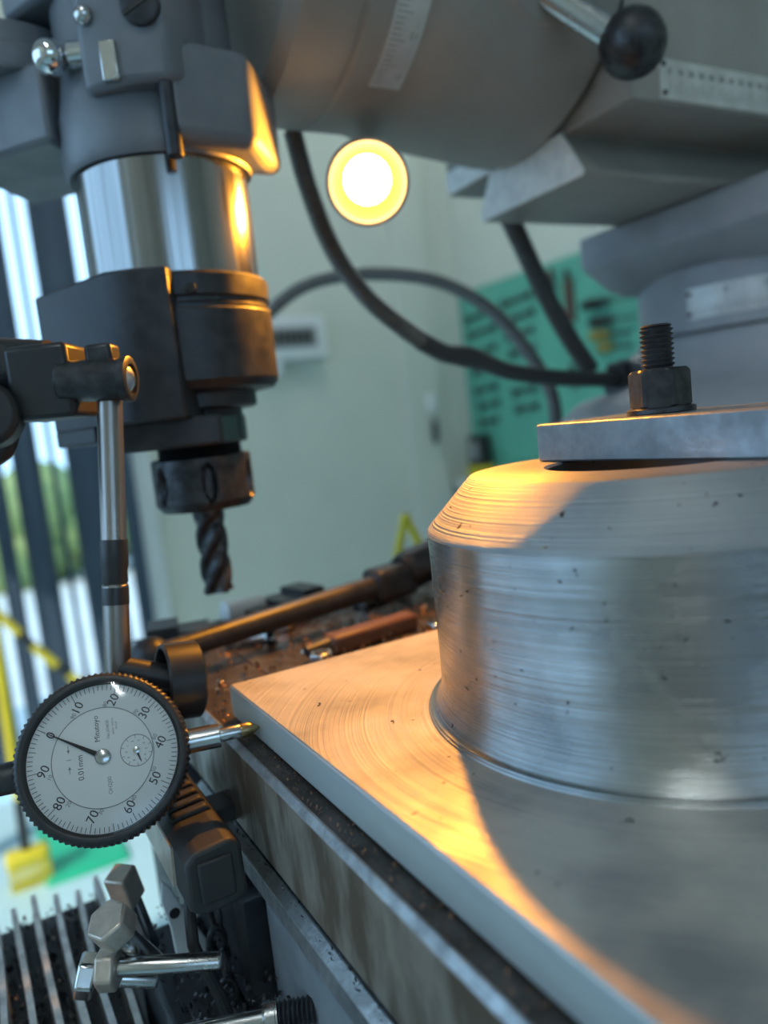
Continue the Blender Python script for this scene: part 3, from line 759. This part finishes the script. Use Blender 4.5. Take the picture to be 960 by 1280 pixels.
# ================================================================== THINGS ON THE TABLE BEHIND THE PLATE
wr = thing('ratchet_wrench', (150, 355, TZ), 'long black wrench with ball end lying across the table', 'wrench')
a = Vector((64, 352, -94)); b_ = Vector((196, 380, -92))
d = (b_-a).normalized()
MB().tube([a, a.lerp(b_, .5), b_], 6.0, 18, rfun=lambda t: 5.2+1.6*t).build('handle', 'oxide', wr)
MB().sphere(a, 9.2, 28, 16).build('ball_end', 'oxide', wr)
mt = Matrix.Translation(b_) @ d.to_track_quat('X', 'Z').to_matrix().to_4x4()
MB().box(-4, 26, -9, 9, -9, 10, mtx=mt).build('wrench_head', 'oxide', wr, bevel=4, seg=3)
e = b_+d*20
MB().lathe([(10, 0), (12, 6), (12, 60), (9, 64)], e+Vector((0, 0, 3)), d+Vector((0, 0, .12)), 24).build('socket', 'oxide', wr)
def hexnut(x, y, z, r, h, label, m='steel', mt_rot=0):
    t = thing('hex_nut', (x, y, z), label, 'nut', 'loose nuts on the table')
    P_ = [(x+r*cos(k*pi/3+mt_rot), y+r*sin(k*pi/3+mt_rot)) for k in range(6)]
    MB().prism(P_, 'z', z, z+h).build('nut_body', m, t, bevel=.8)
    MB().lathe([(r*.55, 0), (r*.55, .4), (r*.4, .5)], (x, y, z+h), (0, 0, 1), 18).build('thread_hole', 'black', t)
hexnut(182, 430, TZ, 8, 9, 'bright hex nut near the far table end beyond the wrench head', 'steel', .3)
hexnut(132, 318, TZ, 6, 7, 'small bright hex nut between the wrench and the plate', 'steel', .1)
hexnut(196, 318, TZ, 6, 7, 'small bright hex nut by the boss behind the plate', 'chrome', .6)
def stepblock(x, y, w_, d_, h, n, ang, label, m='oxide'):
    t = thing('step_block', (x, y, TZ), label, 'block', 'clamping blocks on the table')
    P_ = [(0, 0)]
    for i in range(n):
        P_ += [(i*d_/n, (i+1)*h/n), ((i+1)*d_/n, (i+1)*h/n)]
    P_ += [(d_, 0)]
    mm = Matrix.Translation((x, y, TZ)) @ Matrix.Rotation(ang, 4, 'Z')
    R_ = [[mm @ Vector((p[0]-d_/2, s*w_/2, p[1])) for p in P_] for s in (-1, 1)]
    MB().rings(R_).build('stepped_body', m, t, bevel=.4)
stepblock(150, 428, 26, 60, 14, 4, .2, 'dark step clamp block near the far table end behind the wrench', 'oxide')
stepblock(100, 418, 24, 48, 12, 3, 2.9, 'dark step clamp block under the cutter at the table end', 'oxide')
stepblock(215, 420, 24, 54, 13, 3, .5, 'dark step clamp block behind the wrench head', 'oxide_b')
mk = thing('spanner_bar', (165, 335, TZ), 'reddish brown flat bar lying between wrench and plate', 'bar')
MB().box(-26, 26, -6, 6, 0, 9, mtx=Matrix.Translation((168, 336, TZ)) @ Matrix.Rotation(.12, 4, 'Z')).build('bar_body', 'brown', mk, bevel=2)
MB().cyl((143, 333, TZ+4.5), (130, 331, TZ+4.5), 4, 2.5, n=14).build('bar_tip', 'oxide', mk)
wt = thing('white_tube', (133, 440, TZ), 'small white plastic tube lying at the table end below the cutter', 'tube')
MB().lathe([(4, 0), (7, 2), (7, 26), (5, 29), (3, 30), (3, 34)], (122, 436, TZ+7), (1, .15, -.05), 20).build('tube_body', 'white', wt)
MB().lathe([(3.6, 0), (3.6, 6), (2.4, 9)], (155.5, 441, TZ+5.5), (1, .15, -.05), 16).build('tube_cap', 'white', wt)
for k, (x, y, a_) in enumerate(((150, 398, .7), (118, 380, -.5), (205, 402, .3), (228, 405, 1.1))):
    t = thing('stud', (x, y, TZ), ['short bright stud lying beyond the wrench handle', 'short bright stud lying near the ball end of the wrench', 'short bright stud lying behind the wrench head', 'short bright stud lying beside the dark step block by the boss'][k], 'stud', 'loose studs on the table')
    dv = Vector((cos(a_), sin(a_), 0)); c = Vector((x, y, TZ+4.2))
    pr = []
    for i in range(10): pr += [(4, i*2.2), (3.4, i*2.2+1.1)]
    MB().lathe(pr, c-dv*11, dv, 16).build('threaded_rod', 'steel', t)
    MB().lathe([(6.5, 0), (6.5, 5)], c+dv*10, dv, 6).build('stud_nut', 'steel', t, bevel=.5)
# yellow strap loop standing up far behind
ys = thing('yellow_clamp', (396, 684, -172), 'yellow A shaped spring clamp standing behind the wrench socket', 'clamp')
fr = lambda r, z: tuple(Vector((396, 684, 0))+RT*r+Vector((0, 0, z)))
MB().tube([fr(-18, -166), fr(-10, -130), fr(-2, -104)], 5, 12, rfun=lambda t: 5.5-1.5*t).build('clamp_arm', 'yellow', ys)
MB().tube([fr(20, -166), fr(11, -130), fr(1, -104)], 5, 12, rfun=lambda t: 5.5-1.5*t).build('clamp_arm', 'yellow', ys)
MB().sphere(fr(-.5, -103), 6.5, 16, 10).build('pivot_spring', 'yellow', ys)
yb = thing('pedestal', (396, 684, FZ), 'narrow grey pedestal behind the mill table carrying the yellow clamp', 'pedestal')
MB().box(368, 424, 656, 712, -185, -172).build('pedestal_top', 'paint_dk', yb, bevel=3)
MB().box(380, 412, 668, 700, FZ, -185).build('pedestal_post', 'paint_dk', yb, bevel=2)

# ================================================================== DIAL GAUGE AND ITS HOLDER
av = Vector((.970, -.243, 0)).normalized()
PH = radians(27)
nv = (Vector((-.243, -.970, 0))*cos(PH)+Vector((0, 0, 1))*sin(PH)).normalized()
upv = -av; rv = upv.cross(nv).normalized()
GC = Vector((27.2, 261.5, -98.6))
gm_ = Matrix((rv, upv, nv)).transposed()
dg = thing('dial_gauge', tuple(GC), 'round black knurled dial gauge with white face, tip on the plate', 'dial gauge', rot=gm_)
RB = 27.6
def knurl(r, t, th):
    if r < RB-.6 or not (-9.2 < t < -1.0): return r
    return r+.32*cos(th*88)
MB().lathe([(24, -22), (26.2, -20), (26.2, -10.2), (25.6, -10), (26.8, -9.6), (27.6, -9), (27.6, -1.5), (26.9, -.2), (25.8, .4), (24.9, .2), (24.6, -1.6), (24.2, -2.6), (23.8, -2.6)], (0, 0, 0), (0, 0, 1), 528, c1=False, rf=knurl).build('bezel', 'black', dg, local=True, ang=50)
dl = MB().lathe([(24.4, -3.2), (24.4, -2.8), (16.2, -2.75)], (0, 0, 0), (0, 0, 1), 96).build('outer_dial', 'dial_ring', dg, local=True)
inn = MB().lathe([(16.1, -3.0), (16.1, -2.6), (15.9, -2.55)], (0, 0, 0), (0, 0, 1), 96).build('inner_dial', 'dial', dg, local=True)
inn.location = inn.location
ROT = radians(-33)
def child(o, par):   # a print part goes under its dial plate
    o.parent = par; o.location = o.location-par.location; return o
tk = MB()
for i in range(100):
    a = pi/2+ROT-2*pi*i/100; r0 = 20.6 if i % 10 == 0 else (21.3 if i % 5 == 0 else 21.9); w_ = .10
    e1 = Vector((cos(a), sin(a), 0)); e2 = Vector((-sin(a), cos(a), 0))
    tk.add([e1*r+e2*s+Vector((0, 0, -2.66)) for r, s in ((r0, -w_), (23.6, -w_), (23.6, w_), (r0, w_))], [(0, 1, 2, 3)])
child(tk.build('graduation_marks', 'ink', dg, local=True, smooth=False), dl)
it = []; it2 = []
for k in range(10):
    a = pi/2+ROT-2*pi*k/10
    it.append((str(10*k), 18.6*cos(a), 18.6*sin(a), 4.1, ROT))
    if k:
        a2 = a+.135
        it2.append((str(100-10*k), 17.1*cos(a2), 17.1*sin(a2), 1.9, ROT))
child(text_mesh('numerals', it, 'ink', dg, z=-2.64), dl)
child(text_mesh('reverse_numerals', it2, 'ink_grey', dg, z=-2.64), dl)
ci = MB()
for (r, w_, c) in ((16.1, .14, (0, 0)), (5.1, .12, (0, -10.6))):
    n = 72
    vs = [(c[0]+q*cos(2*pi*j/n), c[1]+q*sin(2*pi*j/n), -2.5) for q in (r-w_, r+w_) for j in range(n)]
    ci.add(vs, [(j, (j+1) % n, n+(j+1) % n, n+j) for j in range(n)])
for i in range(10):
    a = 2*pi*i/10; e1 = Vector((cos(a), sin(a), 0)); e2 = Vector((-sin(a), cos(a), 0)); c = Vector((0, -10.6, -2.5))
    ci.add([c+e1*r+e2*s for r, s in ((4.0, -.08), (5.1, -.08), (5.1, .08), (4.0, .08))], [(0, 1, 2, 3)])
# little double arrow between the unit and the rim
for (x0, x1) in ((-1.0, -3.4), (3.2, 5.6)):
    ci.add([(x0, 10.55, -2.5), (x1, 10.55, -2.5), (x1, 10.75, -2.5), (x0, 10.75, -2.5)], [(0, 1, 2, 3)])
ci.add([(-1.0, 10.65, -2.5), (-2.0, 10.15, -2.5), (-2.0, 11.15, -2.5)], [(0, 1, 2)])
ci.add([(3.2, 10.65, -2.5), (4.2, 10.15, -2.5), (4.2, 11.15, -2.5)], [(0, 1, 2)])
ci.add([(1.0, 10.0, -2.5), (1.2, 10.0, -2.5), (1.2, 11.3, -2.5), (1.0, 11.3, -2.5)], [(0, 1, 2, 3)])
child(ci.build('dial_lines', 'ink_grey', dg, local=True, smooth=False), inn)
child(text_mesh('dial_lettering', [('Mitutoyo', 9.4, 1.3, 2.35, 0), ('0.01mm', -2.0, 7.2, 2.5, 0)], 'ink', dg, z=-2.5), inn)
child(text_mesh('small_lettering', [('No.2046SB', 8.6, -2.2, 1.35, 0), ('JAPAN  SHOCK', 9.4, -3.9, .8, 0), ('PROOF', 9.4, -5.0, .8, 0), ('OH2J00', -9.4, -1.4, 1.7, 0)]
      + [(str(k), 3.2*sin(2*pi*k/10), -10.6+3.2*cos(2*pi*k/10), 1.1, 0) for k in range(10)], 'ink_grey', dg, z=-2.5), inn)
hub = MB().lathe([(2.5, -2.6), (2.5, -1.5), (2.0, -1.2)], (0, 0, 0), (0, 0, 1), 32).build('needle_hub', 'steel', dg, local=True)
a = pi/2+ROT; e1 = Vector((cos(a), sin(a), 0)); e2 = Vector((-sin(a), cos(a), 0))
nb = MB(); nb.rings([[e1*r+e2*s*sg+Vector((0, 0, zz)) for sg, zz in ((-1, -1.9), (1, -1.9), (1, -1.65), (-1, -1.65))] for r, s in ((1.5, .85), (6, .65), (14, .3), (19.6, .1))])
nb.build('needle', 'ink', dg, local=True, smooth=False)
sn = MB(); a = radians(-95); e1 = Vector((cos(a), sin(a), 0)); e2 = Vector((-sin(a), cos(a), 0)); c = Vector((0, -10.6, 0))
e1, e2 = Vector((-.95, -.3, 0)), Vector((.3, -.95, 0))
sn.rings([[c+e1*r+e2*s*sg+Vector((0, 0, zz)) for sg, zz in ((-1, -2.2), (1, -2.2), (1, -2.0), (-1, -2.0))] for r, s in ((-.6, .5), (4.2, .1))])
sn.build('small_needle', 'ink', dg, local=True, smooth=False)
MB().lathe([(1.1, -2.5), (1.1, -1.9), (.8, -1.8)], (0, -10.6, 0), (0, 0, 1), 20).build('small_hub', 'steel', dg, local=True)
MB().lathe([(24.6, -.9), (20, -.35), (12, .05), (.2, .25)], (0, 0, 0), (0, 0, 1), 72, c0=False).build('crystal', 'crystal', dg, local=True)
# stem, plunger and contact point (the stem leaves the case opposite the zero-top cap)
zs_ = -8.5
MB().lathe([(4.2, 24), (4.2, 38), (3.9, 38.3)], (0, 0, zs_), (0, -1, 0), 32).build('stem', 'steel', dg, local=True)
MB().lathe([(2.4, 38), (2.4, 45.6), (2.3, 45.8)], (0, 0, zs_), (0, -1, 0), 24).build('plunger', 'steel', dg, local=True)
tip_len = 52.0
MB().lathe([(2.55, 45.5), (2.55, 48.2), (1.7, 50.2), (.7, 51.4), (.2, tip_len)], (0, 0, zs_), (0, -1, 0), 24).build('contact_point', 'brass', dg, local=True)
MB().lathe([(5.2, 24), (5.2, 44), (4.6, 46)], (0, 0, zs_), (0, 1, 0), 32).build('plunger_cap', 'oxide_b', dg, local=True)
MB().box(-6, 6, -14, 14, -27, -21.5).build('back_lug', 'black', dg, local=True, bevel=1)

ho = thing('gauge_stand_arm', (40, 310, -90), 'black jointed gauge arm with steel rod hanging from the clamp block', 'stand')
p_t = Vector((54.8, 300.8, 33)); p_b = Vector((39.6, 293.2, -88))
rd_ = (p_b-p_t).normalized(); RLn = (p_b-p_t).length
MB().lathe([(4.2, 0), (4.6, .5), (4.6, 71), (4.9, 72), (4.9, 75.5), (4.1, 76.4), (4.6, 77), (4.6, 81), (4.0, 82), (4.8, 83), (4.8, RLn)], p_t, rd_, 28).build('upright_rod', 'rod', ho)
MB().lathe([(4.75, 66), (5.02, 67), (5.02, 75.5), (4.6, 77.5), (4.75, 81.5), (4.4, 82.5), (4.95, 84), (4.95, 90)], p_t, rd_, 28).build('rod_sleeve', 'black', ho)
sa = Vector((38, 305, 27)); sb = Vector((60.5, 291.5, 25.2)); sd_ = sb-sa
MB().lathe([(7, 0), (7.6, .8), (7.6, sd_.length-3.5), (8.3, sd_.length-3), (8.3, sd_.length-.5), (7.4, sd_.length), (5.6, sd_.length), (5.4, sd_.length-1.4), (.2, sd_.length-1.4)], sa, sd_, 40).build('swivel', 'oxide_b', ho)
MB().lathe([(4.6, sd_.length-1.5), (4.4, sd_.length-.6), (2.2, sd_.length+.6), (.2, sd_.length+.8)], sa, sd_, 28).build('swivel_screw', 'steel', ho)
MB().box(-5, 5, -5.5, 5.5, 4, 14, mtx=Matrix.Translation((53, 300, 25)) @ Matrix.Rotation(-YAW, 4, 'Z')).build('rod_cap', 'oxide_b', ho, bevel=1.5)
MB().tube([(-80, 352, 60), (-30, 346, 47), (10, 332, 38), (36, 318, 33)], 11, 24).build('arm', 'black', ho)
MB().box(-11, 12, -13, 13, -14, 13, mtx=Matrix.Translation((36, 316, 28)) @ Matrix.Rotation(-YAW, 4, 'Z')).build('joint_block', 'black', ho, bevel=2)
MB().prism([(0, 22), (28, 22), (20, 2), (8, -4), (-30, -2), (-40, 20), (-20, 34)], 'y', 318, 342).build('joint_knuckle', 'black', ho, bevel=4, seg=3)
MB().lathe([(12, 0), (12, 10), (10, 12)], (14, 318, 17), (-.3, -1, .1), 28).build('joint_knob', 'black', ho, bevel=.6)
lc = Vector((60, 287, -88)); la = (RT*-.86+FH*-.46+Vector((0, 0, .12))).normalized()
MB().lathe([(13.2, -8), (14.4, -7), (14.4, 5), (13.8, 5.8), (12.8, 5.6), (12.4, 4), (12.4, -8)], lc, la, 48, c0=False, c1=False).build('clamp_ring', 'black', ho)
MB().lathe([(13.2, -8), (.3, -9)], lc, la, 48, c0=False).build('ring_back', 'black', ho)
MB().cyl((41, 293.5, -80), tuple(lc-la*2), 5, n=20).build('ring_stem', 'black', ho)

# ================================================================== LOWER LEFT: things hung on the table front
lb = thing('rubber_stop', (53, 268, -149), 'black rubber block with ribbed top fixed to the table front', 'stop block')
MB().prism([(42.5, -146), (43, -131), (46, -127.5), (58, -126.5), (61.5, -129), (62, -147), (58, -149), (46, -149)], 'y', 234, 306).build('block_body', 'rubber', lb, bevel=1.6, seg=3)
for i in range(6):
    y = 258+i*7.2
    MB().prism([(45, -127.6), (46.5, -125.6), (57.5, -124.6), (59.5, -127)], 'y', y, y+4.2).build('rib', 'rubber', lb, bevel=.8)
MB().box(46.5, 58, 232.8, 234.5, -145, -131).build('end_panel', 'rubber', lb, bevel=1.2)
MB().box(61, 71, 272, 286, -141, -135).build('mount', 'oxide', lb)
MB().prism([(41.4, -145), (42.8, -145), (43.4, -131.5), (42.2, -131.5)], 'y', 250, 304).build('side_label', 'tan', lb)

wc = thing('ribbed_cover', (10, 370, -262), 'ribbed way cover full of chips in the lower left corner', 'way cover')
MB().box(-60, 34, 225, 428, -262, -238).build('cover_base', 'oxide', wc)
for i in range(10):
    x = -56+i*9.6
    R = []
    for k in range(9):
        y = 232+k*24; bend = 2.0*sin(k*.7+i); top = -222+3*sin(i*1.7+k*.5) - (2.5 if k == 8 else 0)
        R.append([(x+bend*.2-2.2, y, -252), (x+bend*.2+2.2, y, -252), (x+bend*.5+1.3, y, top), (x+bend*.5-1.3, y, top)])
    MB().rings(R).build('rib', 'fin', wc)
chips('cover_chips', 1500, (-58, 32, 228, 424), -238, (1.2, 4.2), 'oxide_b', None, 'dark chips filling the ribs of the way cover', 5)
chips('cover_bright_chips', 420, (-58, 32, 235, 424), -236, (1.0, 3.2), 'chip', None, 'bright chips glinting between the ribs of the way cover', 5)

def tbolt(c, d, L_, r, hr, hh, label, name='hex_bolt', m='steel', hm='tan', sides=6):
    c = Vector(c); d = Vector(d).normalized()
    t = thing(name, tuple(c), label, 'bolt', None)
    MB().lathe([(hr, 0), (hr, hh)], c, -d, sides).build('bolt_head', hm, t, bevel=1)
    MB().lathe([(r, 0), (r, L_), (r*.8, L_+1)], c, d, 24).build('bolt_shank', m, t, bevel=.3)
tbolt((22, 262, -172), (1, -.55, -.05), 34, 3.0, 7.5, 6.5, 'hex headed bolt with long bright shank above the ribbed cover')
tbolt((15, 270, -177), (.9, -.3, -.3), 20, 3.0, 7.5, 6, 'tilted hex bolt nearest the left edge above the ribbed cover', hm='steel')
tbolt((24, 262, -160), (.5, .3, -1), 24, 4.0, 7.5, 9, 'upright tan hex bolt behind the two tilted bolts', hm='tan')
tbolt((33, 300, -172), (.2, .2, -1), 26, 4.0, 6.5, 14, 'upright square headed bolt between cover and rubber block', hm='tan', sides=4)
ab = thing('adjusting_screw', (62, 226, -190), 'threaded adjusting screw entering the grey apron at the bottom edge', 'screw')
pr = [(3.8, 0)]
for i in range(9): pr += [(4.4, i*1.5+.2), (3.6, i*1.5+.9)]
MB().lathe(pr, (63, 227, -187), (1, -.45, .02), 24).build('thread', 'oxide', ab)
MB().lathe([(3.2, 0), (3.2, 26), (5.2, 27), (5.2, 31)], (36, 240, -189), (1, -.45, .05), 24).build('screw_rod', 'steel', ab)
br_ = thing('bracket_plate', (48, 292, -210), 'bent pale steel bracket with two holes below the rubber block', 'bracket')
P_ = [(43.7, -163), (47, -168), (49.5, -175.5), (53, -183), (57, -192.5), (55.5, -206.5), (50, -203.5), (45, -195.5), (44.5, -183), (42.5, -171)]
MB().prism(P_, 'y', 288, 290).build('plate', 'frame', br_, bevel=.5)
MB().prism([(50, -172), (62, -170), (64, -184), (56, -190)], 'y', 299, 301).build('rear_flange', 'frame', br_, bevel=.5)
for (x, z) in ((46.6, -177), (51.5, -194)): MB().cyl((x, 287.4, z), (x, 288.4, z), 2.0, n=18).build('hole', 'black', br_)
lk = thing('chain', (58, 272, -205), 'black chain of oval links hanging beside the pale bracket', 'chain')
for k in range(5):
    c = Vector((57+1.2*(k % 2), 276-k*3, -166-k*8.5)); pts = []
    for q_ in range(9):
        a = 2*pi*q_/8; dv = Vector((cos(.5+k*1.4), sin(.5+k*1.4), 0))
        pts.append(c+dv*3.0*cos(a)+Vector((0, 0, 5.6*sin(a))))
    MB().tube(pts, 1.15, 8, step=1.2).build('link', 'oxide_b', lk)
MB().tube([(50, 270, -160), (47, 262, -175), (52, 255, -192), (56, 250, -215)], 2.2, 10).build('chain', 'black', thing('cable_loop', (50, 262, -215), 'thin black cable hanging between bracket and apron', 'cable'))
chips('saddle_chips', 420, (40, 74, 225, 330), -208, (1.2, 4.0), 'oxide_b', None, 'dark chips heaped beside the apron under the rubber block', 12)
chips('saddle_bright_chips', 60, (40, 72, 225, 330), -202, (1.0, 2.6), 'chip', None, 'bright chips glinting on the heap beside the apron', 10)
kn = thing('knee_casting', (20, 330, FZ), 'dark knee casting of the mill under the ribbed cover', 'casting')
MB().box(-70, 110, 262, 420, FZ, -262).build('knee_body', 'paint_dk', kn, bevel=4)
MB().box(36, 64, 218, 335, -250, -208).build('chip_ledge', 'oxide', kn, bevel=3)
MB().box(64, 110, 264, 440, -262, -166).build('saddle_side', 'oxide', kn, bevel=3)
hc = thing('hose_connector', (48, 335, -150), 'black hose connector behind the dial gauge and rubber block', 'connector')
MB().cyl((30, 340, -155), (62, 318, -140), 7, n=20).build('connector_body', 'black', hc, bevel=1)
MB().lathe([(8.5, 0), (8.5, 6)], (46, 329, -147.5), (32, -22, 15), 6).build('connector_nut', 'oxide', hc, bevel=.6)
